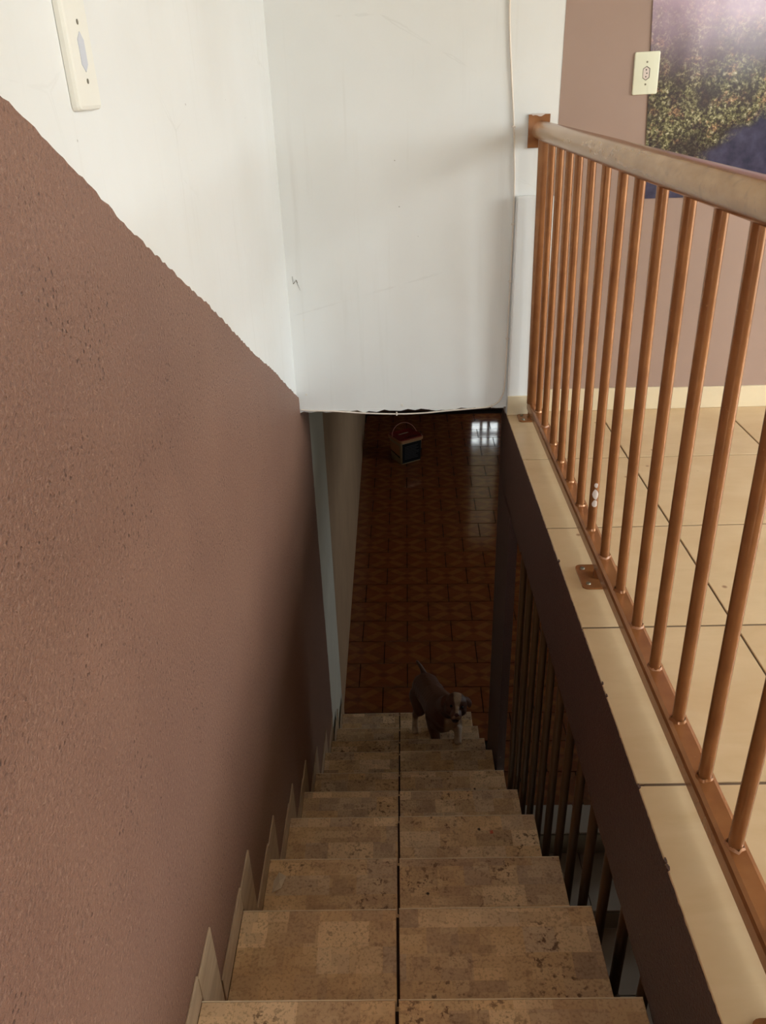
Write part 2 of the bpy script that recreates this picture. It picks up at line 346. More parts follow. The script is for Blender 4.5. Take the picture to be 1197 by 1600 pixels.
# ------------------------------------------------------------------ mesh helpers
def link(name, me, mat=None, parent=None, loc=None):
    o = bpy.data.objects.new(name, me); COL.objects.link(o)
    if mat is not None and me is not None and len(me.materials) == 0: me.materials.append(M[mat] if isinstance(mat, str) else mat)
    if loc is not None: o.location = loc
    if parent is not None: o.parent = parent
    return o
def mesh(name, verts, faces, smooth=False, angle=None):
    me = bpy.data.meshes.new(name); me.from_pydata([tuple(v) for v in verts], [], faces); me.update()
    bm = bmesh.new(); bm.from_mesh(me); bmesh.ops.recalc_face_normals(bm, faces=bm.faces); bm.to_mesh(me); bm.free()
    if smooth:
        for p in me.polygons: p.use_smooth = True
        if angle is not None: me.set_sharp_from_angle(angle=math.radians(angle))
    return me
def boxes_mesh(name, bs):
    V, Fc = [], []
    for (x0, x1, y0, y1, z0, z1) in bs:
        b = len(V)
        V += [(x0, y0, z0), (x1, y0, z0), (x1, y1, z0), (x0, y1, z0), (x0, y0, z1), (x1, y0, z1), (x1, y1, z1), (x0, y1, z1)]
        Fc += [[b + i for i in f] for f in ((0, 3, 2, 1), (4, 5, 6, 7), (0, 1, 5, 4), (1, 2, 6, 5), (2, 3, 7, 6), (3, 0, 4, 7))]
    return mesh(name, V, Fc)
def box(name, x0, x1, y0, y1, z0, z1, mat, parent=None, bevel=0.0):
    """box whose object origin is its centre"""
    cx, cy, cz = (x0 + x1) / 2, (y0 + y1) / 2, (z0 + z1) / 2
    a, b, c = (x1 - x0) / 2, (y1 - y0) / 2, (z1 - z0) / 2
    me = boxes_mesh(name, [(-a, a, -b, b, -c, c)])
    if bevel:
        bm = bmesh.new(); bm.from_mesh(me)
        bmesh.ops.bevel(bm, geom=bm.edges[:], offset=bevel, segments=2, affect='EDGES', profile=0.5)
        bm.to_mesh(me); bm.free()
    return link(name, me, mat, parent, (cx, cy, cz))
def tile_mesh(a, b, h, ch=0.0012):
    """tile a by b, top at z=0, chamfered rim, origin at its centre"""
    a, b = a / 2, b / 2
    r = lambda k, z: [(-a + k, -b + k, z), (a - k, -b + k, z), (a - k, b - k, z), (-a + k, b - k, z)]
    V = r(0, -h) + r(0, -ch) + r(ch, 0)
    Fc = [(3, 2, 1, 0), (8, 9, 10, 11)] + [(i, (i + 1) % 4, (i + 1) % 4 + 4, i + 4) for i in range(4)] + [(i + 4, (i + 1) % 4 + 4, (i + 1) % 4 + 8, i + 8) for i in range(4)]
    return mesh('tile', V, Fc)
_tc = {}
def tile(name, x0, x1, y0, y1, ztop, h, mat, parent, ch=0.0012, rotz=0.0):
    key = (round(x1 - x0, 4), round(y1 - y0, 4), h, mat, ch)
    if key not in _tc:
        me = tile_mesh(x1 - x0, y1 - y0, h, ch); me.materials.append(M[mat]); _tc[key] = me
    o = link(name, _tc[key], None, parent, ((x0 + x1) / 2, (y0 + y1) / 2, ztop)); o.rotation_euler.z = rotz
    return o
def frame_dirs(d):
    d = d.normalized(); a = Vector((0, 0, 1)) if abs(d.z) < 0.9 else Vector((1, 0, 0))
    s = d.cross(a).normalized(); return s, s.cross(d).normalized()
def tube_mesh(pts, rad, n=12, cap=True):
    pts = [Vector(p) for p in pts]; V, Fc = [], []
    rs = rad if isinstance(rad, (list, tuple)) else [rad] * len(pts)
    s = None
    for i, p in enumerate(pts):
        d = (pts[min(i + 1, len(pts) - 1)] - pts[max(i - 1, 0)]).normalized()
        if s is None: s, t = frame_dirs(d)
        else:
            s = (s - d * s.dot(d)).normalized(); t = s.cross(d).normalized()
        for k_ in range(n):
            a = 2 * math.pi * k_ / n; V.append(p + (s * math.cos(a) + t * math.sin(a)) * rs[i])
    for i in range(len(pts) - 1):
        for k_ in range(n):
            Fc.append((i * n + k_, i * n + (k_ + 1) % n, (i + 1) * n + (k_ + 1) % n, (i + 1) * n + k_))
    if cap:
        Fc.append(tuple(range(n))[::-1]); Fc.append(tuple((len(pts) - 1) * n + k_ for k_ in range(n)))
    return mesh('tube', V, Fc, True, 50)
def tube(name, pts, rad, mat, parent=None, n=12):
    o0 = Vector(pts[0])
    return link(name, tube_mesh([Vector(p) - o0 for p in pts], rad, n), mat, parent, o0)
def prism(name, poly, axis, a, b, mat, parent=None, smooth=False):
    """polygon (list of 2D points) extruded along axis x/y/z from a to b"""
    n = len(poly); f = {'x': lambda u, v, w_: (w_, u, v), 'y': lambda u, v, w_: (u, w_, v), 'z': lambda u, v, w_: (u, v, w_)}[axis]
    V = [f(u, v, a) for u, v in poly] + [f(u, v, b) for u, v in poly]
    Fc = [tuple(range(n))[::-1], tuple(range(n, 2 * n))] + [(i, (i + 1) % n, (i + 1) % n + n, i + n) for i in range(n)]
    return link(name, mesh(name, V, Fc), mat, parent)
def rrect(cx, cy, w_, h_, r, n=5):
    P = []
    for sx, sy, a0 in ((1, 1, 0), (-1, 1, 90), (-1, -1, 180), (1, -1, 270)):
        for i in range(n):
            a = math.radians(a0 + 90 * i / (n - 1)); P.append((cx + sx * (w_ / 2 - r) + r * math.cos(a), cy + sy * (h_ / 2 - r) + r * math.sin(a)))
    return P
def empty(name, loc=(0, 0, 0)):
    o = bpy.data.objects.new(name, None); o.empty_display_size = 0.1; COL.objects.link(o); o.location = loc; return o
def struct(o): o['kind'] = 'structure'; return o
def tag(o, label, cat, group=None):
    o['label'] = label; o['category'] = cat
    if group: o['group'] = group
    return o
def adopt(o, parent):
    """parent a world-placed object under an empty that stands at parent.location"""
    o.parent = parent; o.location = Vector(o.location) - parent.location; return o

# ------------------------------------------------------------------ the setting: walls, floors
def wall_with_hole(name, axis, a0, a1, z0, z1, p0, p1, hole, mat):
    h0, h1, hz0, hz1 = hole
    rects = [(a0, h0, z0, z1), (h1, a1, z0, z1), (h0, h1, z0, hz0), (h0, h1, hz1, z1)]
    bs = [((p0, p1, r[0], r[1], r[2], r[3]) if axis == 'x' else (r[0], r[1], p0, p1, r[2], r[3])) for r in rects]
    return struct(link(name, boxes_mesh(name, bs), mat))
# left wall: white upper part, textured brown plaster below the sloping line
wl = struct(link('wall_left', boxes_mesh('wall_left', [(XL - 0.15, XL - 0.004, YB, 3.05, -2.8, ZC)]), 'white'))
top = []
y = YB
while y < 2.78:
    z = 1.076 - (y - 0.832) * 0.5135
    top.append((y, z + random.uniform(-0.003, 0.003) + 0.003 * math.sin(y * 9))); y += 0.012
top += [(2.778, 0.055), (2.781, 0.0)]
y = 2.80
prof = top + [(3.05, -0.01)]
z = -0.02
while z > -2.7:
    prof.append((3.052 + random.uniform(-0.006, 0.006) + 0.012 * math.sin(z * 3.1), z)); z -= 0.03
prof += [(3.05, -2.75), (YB, -2.75)]
prism('textured_plaster', prof, 'x', XL - 0.004, XL + 0.005, 'plaster', wl)
w2 = struct(link('wall_lower_left', boxes_mesh('wall_lower_left', [(XL - 0.15, XL - 0.004, 3.05, 3.70, -2.8, 0.35)]), 'white_low'))
w3 = struct(link('wall_lower_side', boxes_mesh('wall_lower_side', [(XL - 0.15, XL - 0.008, 3.70, YE + 0.1, -2.8, 0.35)]), 'beige_low'))  # farther stretch of the left wall, coloured a darker beige
# far wall of the upper room, white over the stairwell, mauve brown to the right
wf = struct(link('wall_far', boxes_mesh('wall_far', [(XL - 0.004, 0.403, YW, YW + 0.09, 0.02, ZC), (0.403, 0.525, YW, YW + 0.09, -0.012, ZC)]), 'white'))
wfr = struct(link('wall_far_right', boxes_mesh('wall_far_right', [(0.525, XR, YW - 0.001, YW + 0.09, -0.3, ZC)]), 'mauve'))
# ragged lower edge of the white wall: loose plaster lumps
rg = []
x = XL
while x < 0.39:
    d = random.uniform(0.004, 0.012); rg.append((x, 0.02 - d * random.choice((0, 0, 1, 1, 0.6)))); x += random.uniform(0.012, 0.03)
prism('ragged_edge', [(0.395, 0.024), (XL, 0.024)] + rg + [(0.395, 0.016)], 'y', YW - 0.0008, YW + 0.02, 'white', wf)
# small chips where the corner plaster broke away
for (cx, cz, s) in ((-0.33, 0.085, 0.006), (-0.318, 0.36, 0.004), (0.02, 0.035, 0.007)):
    P = [(cx + s * random.uniform(0.5, 1) * math.cos(a), cz + s * random.uniform(0.5, 1) * math.sin(a)) for a in [i * 0.785 for i in range(8)]]
    prism('plaster_chip', P, 'y', YW - 0.0015, YW, 'chip', wf)
for (ax_, az_, bx_, bz_, t_) in ((-0.345, 0.485, -0.334, 0.497, 0.0012), (-0.334, 0.497, -0.330, 0.488, 0.0014), (-0.335, 0.499, -0.322, 0.462, 0.0005), (-0.346, 0.51, -0.345, 0.485, 0.0006)):
    dx_, dz_ = bx_ - ax_, bz_ - az_; L_ = math.hypot(dx_, dz_); nx0, nz0 = -dz_ / L_ * t_, dx_ / L_ * t_
    prism('plaster_crack', [(ax_ + nx0, az_ + nz0), (ax_ - nx0, az_ - nz0), (bx_ - nx0 * 0.3, bz_ - nz0 * 0.3), (bx_ + nx0 * 0.3, bz_ + nz0 * 0.3)], 'y', YW - 0.0012, YW, 'gap', wf)
# pilaster beside the railing end
pl = struct(link('trim_1', boxes_mesh('trim_1', [(0.403, 0.525, YW - 0.03, YW, -0.012, 0.748)]), 'white'))
bm = bmesh.new(); bm.from_mesh(pl.data); bmesh.ops.bevel(bm, geom=bm.edges[:], offset=0.004, segments=2, affect='EDGES'); bm.to_mesh(pl.data); bm.free()
# right and back wall with windows, ceiling
wall_with_hole('wall_right', 'x', YB, YW + 0.09, -2.8, ZC, XR, XR + 0.12, WIN_R, 'white')
wb_bs = []
ed = [XL - 0.15, WIN_S[0], WIN_S[1], WIN_B[0], WIN_B[1], XR + 0.12]
for i in range(5):
    hole = {1: WIN_S, 3: WIN_B}.get(i)
    if hole: wb_bs += [(ed[i], ed[i + 1], YB - 0.12, YB, -2.8, hole[2]), (ed[i], ed[i + 1], YB - 0.12, YB, hole[3], ZC)]
    else: wb_bs.append((ed[i], ed[i + 1], YB - 0.12, YB, -2.8, ZC))
struct(link('wall_back', boxes_mesh('wall_back', wb_bs), 'white'))
struct(link('ceiling', boxes_mesh('ceiling', [(XL - 0.15, XR + 0.12, YB - 0.12, YW + 0.09, ZC, ZC + 0.1)]), 'ceil'))
struct(link('ceiling_lower', boxes_mesh('ceiling_lower', [(XL - 0.15, XR + 0.12, YW + 0.09, YE + 0.1, 0.30, 0.36)]), 'ceil'))
wall_with_hole('wall_lower_right', 'x', YW + 0.09, YE + 0.1, -2.8, 0.30, XR, XR + 0.12, WIN_L, 'dark_low')
wall_with_hole('wall_lower_far', 'y', XL - 0.15, XR + 0.12, -2.8, 0.30, YE, YE + 0.1, (0.80, 1.40, ZF, -0.36), 'dark_low')

def window(name, axis, p, hole, nx, nz):
    a0, a1, z0, z1 = hole
    W = struct(empty(name, ((p + 0.05, (a0 + a1) / 2, z0) if axis == 'x' else ((a0 + a1) / 2, p - 0.05, z0))))
    def put(nm, u0, u1, v0, v1, d, mat):
        if axis == 'x': o = box(nm, p + 0.05 - d, p + 0.05 + d, u0, u1, v0, v1, mat)
        else: o = box(nm, u0, u1, p - 0.05 - d, p - 0.05 + d, v0, v1, mat)
        return adopt(o, W)
    t = 0.04
    put('frame_side', a0, a0 + t, z0, z1, 0.03, 'frame'); put('frame_side', a1 - t, a1, z0, z1, 0.03, 'frame')
    put('frame_rail', a0 + t, a1 - t, z0, z0 + t, 0.03, 'frame'); put('frame_rail', a0 + t, a1 - t, z1 - t, z1, 0.03, 'frame')
    us = [a0 + t + (a1 - a0 - 2 * t) * i / nx for i in range(nx + 1)]; vs = [z0 + t + (z1 - z0 - 2 * t) * i / nz for i in range(nz + 1)]
    for i in range(1, nx): put('mullion', us[i] - 0.015, us[i] + 0.015, z0 + t, z1 - t, 0.02, 'frame')
    for i in range(nx):
        for j in range(nz): put('pane', us[i] + (0.015 if i else 0), us[i + 1] - (0.015 if i < nx - 1 else 0), vs[j], vs[j + 1], 0.002, 'glass')
window('window_1', 'x', XR, WIN_R, 3, 1)
window('window_2', 'y', YB, WIN_B, 2, 1)
window('window_3', 'y', YB, WIN_S, 2, 1)
window('window_added_lower', 'x', XR, WIN_L, 2, 1)  # added out of view to light the lower floor

# lower door in the far wall: dark leaf with a narrow glazed strip
D1 = struct(empty('door_1', (1.10, YE + 0.05, ZF)))
x0, x1, z0, z1 = DOOR_F
for b in ((0.80, x0, ZF, -0.36), (x1, 1.40, ZF, -0.36), (x0, x1, ZF, z0), (x0, x1, z1, -0.36)):
    adopt(box('door_panel', b[0], b[1], YE + 0.03, YE + 0.07, b[2], b[3], 'door'), D1)
cl = -1.87
xs_ = [x0, x0 + 0.105, x0 + 0.12, x0 + 0.185, x0 + 0.20, x1]
for (a, b) in ((x0 + 0.095, x0 + 0.127), (x0 + 0.183, x0 + 0.215)): adopt(box('glazing_bar', a, b, YE + 0.035, YE + 0.065, z0, cl, 'door'), D1)
adopt(box('glazing_bar', x0, x1, YE + 0.034, YE + 0.066, -2.045, -1.995, 'door'), D1)
adopt(box('glazing_bar', x0, x1, YE + 0.034, YE + 0.066, cl - 0.02, cl + 0.02, 'door'), D1)
for (a, b) in ((x0, x0 + 0.095), (x0 + 0.127, x0 + 0.183), (x0 + 0.215, x1)):
    for (c, d) in ((z0, -2.045), (-1.995, cl - 0.02)): adopt(box('pane', a, b, YE + 0.048, YE + 0.052, c, d, 'dimmed'), D1)
adopt(box('frosted_pane', x0, x1, YE + 0.048, YE + 0.052, cl + 0.02, z1, 'frosted'), D1)

# upper floor: slab, fascia, tiles
fu = struct(link('floor_upper', boxes_mesh('floor_upper', [(XS + 0.012, XR, 0.2, YW, -0.30, -0.0025), (XL - 0.004, XR, YB, 0.2, -0.30, -0.0025)]), 'grout'))
fz = []
y = 0.2
while y < YW:
    fz.append((y, -0.004 - random.choice((0, 0, 0, 0, 1)) * random.uniform(0, 0.004) + random.uniform(-0.0015, 0.0015))); y += 0.008
low = []
y = YW
while y > 0.2:
    low.append((y, -0.300 + random.uniform(-0.003, 0.003) - (0.012 if y > 2.3 else 0))); y -= 0.03
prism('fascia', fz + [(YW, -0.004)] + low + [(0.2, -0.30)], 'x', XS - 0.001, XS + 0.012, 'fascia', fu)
# chipped lumps of plaster along the tile edge
for i in range(6):
    yy = random.choice((random.uniform(1.5, 1.95), random.uniform(0.8, 1.3)))
    s = random.uniform(0.002, 0.004)
    P = [(XS + 0.001 + s * 0.8 * math.cos(a) * random.uniform(0.7, 1.1), yy + s * 1.8 * math.sin(a) * random.uniform(0.7, 1.1)) for a in [j * 0.9 for j in range(7)]]
    prism('plaster_lump', P, 'z', -0.003, 0.0014, 'fascia', fu)
G = 0.0045
XJ = [XS] + [0.7397 + T * i for i in range(8)]; XJ = [v for v in XJ if v < XR - 0.02] + [XR]
YJ = [0.998 + T * i for i in range(-8, 4)]; YJ = [v for v in YJ if v > YB + 0.02]; YJ = [YB] + YJ + [YW - 0.002]
for i in range(len(XJ) - 1):
    for j in range(len(YJ) - 1):
        a0 = XJ[i] + (G / 2 if i else 0); a1 = XJ[i + 1] - G / 2; b0 = YJ[j] + 0.0032; b1 = YJ[j + 1] - 0.0032
        if i == 0 and YJ[j + 1] <= 0.2: a0 = XS
        tile('tile', a0, a1, b0, b1, 0.0, 0.0065, 'beige', fu)
# landing tiles at the head of the stairs
for j in range(len(YJ) - 1):
    if YJ[j + 1] < 0.2:
        for (a0, a1) in ((XL + 0.004, 0.018), (0.022, XS - G)):
            tile('tile', a0, a1, YJ[j] + G / 2, YJ[j + 1] - G / 2, 0.0, 0.0065, 'beige', fu)
for (a0, a1) in ((XL + 0.004, 0.018), (0.022, XS - G)): tile('tile', a0, a1, 0.094 + G / 2, 0.2, 0.0, 0.0065, 'beige', fu)
# skirting tiles along the far wall and on the pilaster
bf = struct(empty('baseboard_far', (0.53, YW, 0)))
xx = 0.527
for nx_ in [0.99 + T * i for i in range(8)]:
    nx_ = min(nx_, XR - 0.003)
    if nx_ - xx > 0.02: adopt(box('skirting_tile', xx + 0.002, nx_ - 0.001, YW - 0.010, YW - 0.001, 0.0005, 0.082 + random.uniform(-0.002, 0.002), 'beige_sk', None, 0.0012), bf)
    xx = nx_
bp = struct(empty('baseboard_pilaster', (0.46, YW - 0.03, 0)))
adopt(box('skirting_tile', 0.403, 0.525, YW - 0.0385, YW - 0.0302, 0.0005, 0.072, 'beige_sk', None, 0.0012), bp)

# staircase: concrete core, two tread tiles, riser and skirting tiles on each step
sc = struct(empty('staircase', (0.0, 0.2, -0.3)))
steps = [(0.2, 0.0), (0.505, -0.052)] + NOS
poly = []
for i, (yn, zn) in enumerate(steps[1:], 1):
    yp = steps[i - 1][0]
    poly += [(yp - 0.014, zn - 0.0105), (yn - 0.014, zn - 0.0105)]
poly = [(0.186, -0.3)] + poly + [(NOS[-1][0] - 0.014, ZF), (NOS[-1][0] - 0.5, ZF), (0.186, -0.75)]
adopt(prism('stair_core', poly, 'x', XL - 0.003, 0.388, 'core'), sc)
XJN = -0.0214
for i, (yn, zn) in enumerate(steps):
    if i == 0: continue
    yp, zp = steps[i - 1]
    for (a0, a1) in ((-0.3535, XJN - 0.0030), (XJN + 0.0030, 0.393)):
        dz = random.uniform(-0.0015, 0.0015)
        ye = yn + random.uniform(-0.002, 0.002)
        tt = adopt(tile('tread_tile', a0, a1, yp - 0.010, ye - 0.0022, zn + dz, 0.010, 'tread', None, 0.0012), sc)
        link('nosing_edge', boxes_mesh('nosing_edge', [(-(a1 - a0) / 2, (a1 - a0) / 2, 0, 0.0022, -0.010, -0.0002)]), 'edge', tt, (0, (ye - 0.0022 - yp + 0.010) / 2, 0))
    znx = steps[i + 1][1] if i + 1 < len(steps) else ZF
    adopt(box('riser_tile', -0.353, 0.390, yn - 0.0135, yn - 0.006, znx + 0.0005, zn - 0.0107, 'tread'), sc)
    # stepped skirting: strip on the tread, upright piece in front of the riser
    rowx = ((XL + 0.0051, -0.3536))
    hs = 0.062 + random.uniform(-0.006, 0.006)
    adopt(box('skirting_tile', rowx[0], rowx[1], (yp + 0.112) if i > 1 else yp, yn + 0.006, zn + 0.0005, zn + hs, 'skirt', None, 0.001), sc)
    wB = random.uniform(0.098, 0.112)
    adopt(box('skirting_tile', rowx[0], rowx[1], yn + 0.008, yn + wB, znx + 0.0005, zn + hs - 0.012 + random.uniform(-0.004, 0.004), 'skirt', None, 0.001), sc)

# lower floor: patterned tiles in running bond
fl = struct(link('floor_lower', boxes_mesh('floor_lower', [(XL - 0.004, XR, 3.06, YE, ZF - 0.15, ZF - 0.006)]), 'grout_dark'))
TW, TH, ANG = 0.314, 0.2405, math.radians(1.0)
ca, sa = math.cos(ANG), math.sin(ANG)
me = tile_mesh(TW - 0.005, TH - 0.005, 0.006, 0.0012); me.materials.append(M['brown_tile'])
far_ = []
cnt = 0
for r in range(0, 26):
    yc = 3.05 + TH * (r + 0.5)
    if yc > YE - 0.1: break
    for c in range(-2, 6):
        xc = 0.205 + (0.5 * TW if r % 2 else 0) + TW * c
        px = xc + (yc - 5.0) * math.sin(ANG) * 1.0; py = yc - (xc - 0.3) * math.sin(ANG)
        if px < XL - 0.13 or px > 1.9: continue
        if yc < 3.6 and px < 0.42: continue
        o = link('tile', me, None, fl, (px, py, ZF + random.uniform(-0.0006, 0.0006)))
        o.rotation_euler = (random.uniform(-0.0015, 0.0015), random.uniform(-0.0015, 0.0015), -ANG); cnt += 1
# pale tiled steps that drop away beside the stairs, under the slab
ps = struct(link('floor_steps', boxes_mesh('floor_steps', [(0.40, XR, 2.87, 3.06, -2.8, ZF - 0.007), (0.40, XR, 2.53, 2.87, -2.8, -2.517), (0.40, XR, YB, 2.53, -2.8, -2.641), (XL, 0.40, YB, 0.4, -2.8, -2.641)]), 'grout_dark'))
for lv, (y0_, y1_, zt) in enumerate(((2.863, 3.046, ZF), (2.523, 2.860, -2.507), (2.186, 2.520, -2.631), (1.85, 2.182, -2.631), (1.514, 1.846, -2.631), (1.178, 1.51, -2.631), (0.842, 1.174, -2.631))):
    for c in range(-1, 4):
        a0 = 0.885 + 0.333 * (c - 1) + (0.015 if lv == 0 else 0.0) + lv * 0.02; tile('tile', max(a0, 0.41), a0 + 0.329, y0_, y1_, zt, 0.008, 'light', ps)
for (yy, zt, zb) in ((2.862, ZF - 0.0085, -2.507), (2.522, -2.5155, -2.631)):
    for c in range(-1, 4):
        a0 = 0.875 + 0.333 * (c - 1); box('riser_tile', max(a0, 0.41), a0 + 0.328, yy - 0.008, yy + 0.004, zb + 0.001, zt, 'riser', ps)
# brown column under the slab at the end of the stairwell
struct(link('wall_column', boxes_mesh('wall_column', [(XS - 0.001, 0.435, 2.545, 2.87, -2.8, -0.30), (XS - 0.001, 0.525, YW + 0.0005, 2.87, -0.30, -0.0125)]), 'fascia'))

# ------------------------------------------------------------------ guard railing on the slab edge
gr = empty('guard_railing', (0.49, 1.4, 0.0))
XB_, XT_, ZB_, ZT_ = 0.490, 0.4735, 0.067, 0.908
hr = adopt(tube('handrail', [(0.4725, YW - 0.006, 0.937), (0.4725, 1.4, 0.937), (0.4725, -0.25, 0.937)], 0.0285, 'copper_worn', None, 32), gr)
br = adopt(box('bottom_rail', XB_ - 0.0215, XB_ + 0.0215, -0.22, 2.722, 0.027, ZB_, 'copper', None, 0.009), gr)
bal = {}
ys = [2.600 - 0.1375 * i for i in range(21)]
for i, yy in enumerate(ys):
    yb = yy + (0.004 * math.sin(i * 2.1)); yt = yy + 0.003 * math.cos(i * 1.7) - (0.03 if i < 2 else 0.0) * (2 - i) / 2
    o = adopt(tube('baluster', [(XB_ + random.uniform(-0.002, 0.002), yb, ZB_ - 0.001), (XT_ + random.uniform(-0.002, 0.002), yt, ZT_ + 0.006)], 0.0112, 'copper', None, 16), gr)
    bal[i] = (o, yb)
    # weld bead at the foot
    bd = [(0.0125 * math.cos(a) * random.uniform(0.95, 1.3), 0.0125 * math.sin(a) * random.uniform(0.95, 1.3)) for a in [j * math.pi / 6 for j in range(12)]]
    n = len(bd); V = [(x_, y_, 0.0) for x_, y_ in bd] + [(x_ * 0.86, y_ * 0.86, random.uniform(0.003, 0.007)) for x_, y_ in bd]
    link('weld_bead', mesh('weld_bead', V, [(j, (j + 1) % n, (j + 1) % n + n, j + n) for j in range(n)], True), 'weld' if random.random() < 0.5 else 'copper', o, (0, 0, 0.001))
# paint smeared on one baluster near its foot
o, yb = bal[6]
V, Fc = [], []
for (zc, hh, wd) in ((0.105, 0.016, 1.0), (0.079, 0.012, 0.9), (0.13, 0.008, 0.6)):
    b0 = len(V); n = 10
    V.append((0.0131 * math.sin(0.05), -0.0131 * math.cos(0.05), zc))
    for j in range(n):
        a = 2 * math.pi * j / n; th = 0.25 + wd * 0.75 * math.cos(a) * random.uniform(0.75, 1); zz = zc + hh * math.sin(a) * random.uniform(0.7, 1)
        V.append((0.0122 * math.sin(th - 0.2), -0.0122 * math.cos(th - 0.2), zz))
    Fc += [(b0, b0 + 1 + j, b0 + 1 + (j + 1) % n) for j in range(n)]
V = [(x_ - zz * 0.0196, y_, zz) for x_, y_, zz in V]
link('paint_smear', mesh('paint_smear', V, Fc, True), 'splash', o)
# end post at the wall
adopt(tube('end_post', [(0.484, 2.690, ZB_ - 0.001), (0.472, 2.690, 0.925)], 0.021, 'copper', None, 20), gr)
# wall plate behind the handrail
wp = adopt(prism('wall_plate', [(0.432, 0.888), (0.497, 0.889), (0.498, 0.984), (0.431, 0.983)], 'y', YW - 0.007, YW - 0.0005, 'copper'), gr)
P = [(0.437 + i * 0.0066, 0.9845 - (0 if i in (0, 7) else random.uniform(0.002, 0.009))) for i in range(8)]
prism('plaster_smear', [(0.497, 0.9855), (0.437, 0.9855)] + P, 'y', YW - 0.0085, YW - 0.0066, 'splash', wp)
# feet
for yf in (1.652, 2.705, 0.55, -0.1):
    ft = adopt(tube('foot', [(0.489, yf, 0.004), (0.489, yf, 0.030)], 0.0175, 'copper', None, 16), gr)
    fp = prism('foot_plate', rrect(0.489, yf, 0.104, 0.105 if yf < 2.6 else 0.07, 0.014), 'z', 0.0003, 0.0052, 'copper', ft)
    fp.location = -Vector((0.489, yf, 0.004))
    for (hx, hy) in ((-0.036, 0.034), (-0.036, -0.034), (0.036, 0.034), (0.036, -0.034)):
        if yf > 2.6: hy *= 0.6
        b_ = tube('bolt', [(hx, hy, 0.0008), (hx, hy, 0.0045)], [0.0062, 0.0045], 'screw', ft, 8)
tag(gr, 'copper brown tubular metal guard railing along the edge of the beige tiled landing', 'railing')

# ------------------------------------------------------------------ bars that close the side of the stairs under the slab
sb = empty('stair_bar_screen', (0.45, 1.6, -2.0))
slope = (NOS[-1][1] - NOS[0][1]) / (NOS[-1][0] - NOS[0][0])
railz = lambda y_: NOS[0][1] + slope * (y_ - NOS[0][0]) - 0.26
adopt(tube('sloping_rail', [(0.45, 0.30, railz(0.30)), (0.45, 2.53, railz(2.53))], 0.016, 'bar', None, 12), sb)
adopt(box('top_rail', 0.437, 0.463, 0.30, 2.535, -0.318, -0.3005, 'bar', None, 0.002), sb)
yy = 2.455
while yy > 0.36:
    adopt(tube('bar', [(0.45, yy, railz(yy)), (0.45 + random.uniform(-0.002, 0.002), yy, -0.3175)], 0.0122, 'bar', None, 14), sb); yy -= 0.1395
tag(sb, 'row of ochre metal bars standing between the stair edge and the slab', 'bars')

# ------------------------------------------------------------------ switch and socket plates
def plate_mesh(w_, h_, d, r, bev):
    """rounded plate, front at +d along local z, centred, x right y up"""
    n = 5; a = rrect(0, 0, w_, h_, r, n); b = rrect(0, 0, w_ - 2 * bev, h_ - 2 * bev, max(r - bev * 0.5, 0.001), n); m = len(a)
    mid = rrect(0, 0, w_ - 0.6 * bev, h_ - 0.6 * bev, r, n)
    V = [(x_, y_, 0) for x_, y_ in a] + [(x_, y_, d * 0.55) for x_, y_ in a] + [(x_, y_, d * 0.88) for x_, y_ in mid] + [(x_, y_, d) for x_, y_ in b]
    Fc = [tuple(range(m))[::-1], tuple(range(3 * m, 4 * m))]
    for k_ in range(3): Fc += [(k_ * m + i, k_ * m + (i + 1) % m, (k_ + 1) * m + (i + 1) % m, (k_ + 1) * m + i) for i in range(m)]
    return mesh('plate', V, Fc, True, 18)
def poly_part(name, pts, z0, z1, mat, parent):
    n = len(pts)
    V = [(x_, y_, z0) for x_, y_ in pts] + [(x_, y_, z1) for x_, y_ in pts]
    return link(name, mesh(name, V, [tuple(range(n))[::-1], tuple(range(n, 2 * n))] + [(i, (i + 1) % n, (i + 1) % n + n, i + n) for i in range(n)]), mat, parent)
circ = lambda cx, cy, r, n=12: [(cx + r * math.cos(2 * math.pi * i / n), cy + r * math.sin(2 * math.pi * i / n)) for i in range(n)]
hexa = lambda s, h, c: [(-s, -h + c), (0, -h), (s, -h + c), (s, h - c), (0, h), (-s, h - c)]
# socket on the far wall
so = empty('wall_socket', (0.7805, YW - 0.0012, 1.086)); so.rotation_euler = (math.pi / 2, 0, math.radians(0)); so.rotation_euler.rotate_axis('Z', math.radians(1.5))
link('plate', plate_mesh(0.076, 0.115, 0.006, 0.005, 0.003), 'plate', so)
ins = poly_part('recess_rim', hexa(0.0105, 0.0195, 0.007), 0.006, 0.0066, 'gap', so)
ins2 = poly_part('outlet_insert', [(x_ - 0.001, y_) for x_, y_ in hexa(0.0088, 0.0172, 0.006)], 0.0066, 0.0072, 'insert', so)
for (hx, hy) in ((-0.0012, 0.0092), (0.0012, 0.0), (-0.0012, -0.0092)): poly_part('pin_hole', circ(hx, hy, 0.0019), 0.0072, 0.0076, 'hole', ins2)
for hy in (0.030, -0.030): poly_part('screw', circ(0, hy, 0.0028), 0.006, 0.0067, 'screw', so)
tag(so, 'cream wall socket with hexagonal outlet overlapping the landscape print edge', 'socket')
# plate on the left wall
sw = empty('switch_plate', (XL - 0.0035, 1.068, 1.1235))
sw.rotation_euler = Matrix(((0, 0, 1), (1, 0, 0), (0, 1, 0))).to_euler()
link('plate', plate_mesh(0.080, 0.121, 0.010, 0.006, 0.005), 'plate_w', sw)
poly_part('outlet_insert', hexa(0.0100, 0.0205, 0.008), 0.0100, 0.0108, 'insert_blue', sw)
for hy in (0.030, -0.030): poly_part('screw', circ(0.0, hy, 0.0028), 0.010, 0.0107, 'screw', sw)
tag(sw, 'white plastic wall plate on the white wall above the sloping brown paint line', 'wall plate')

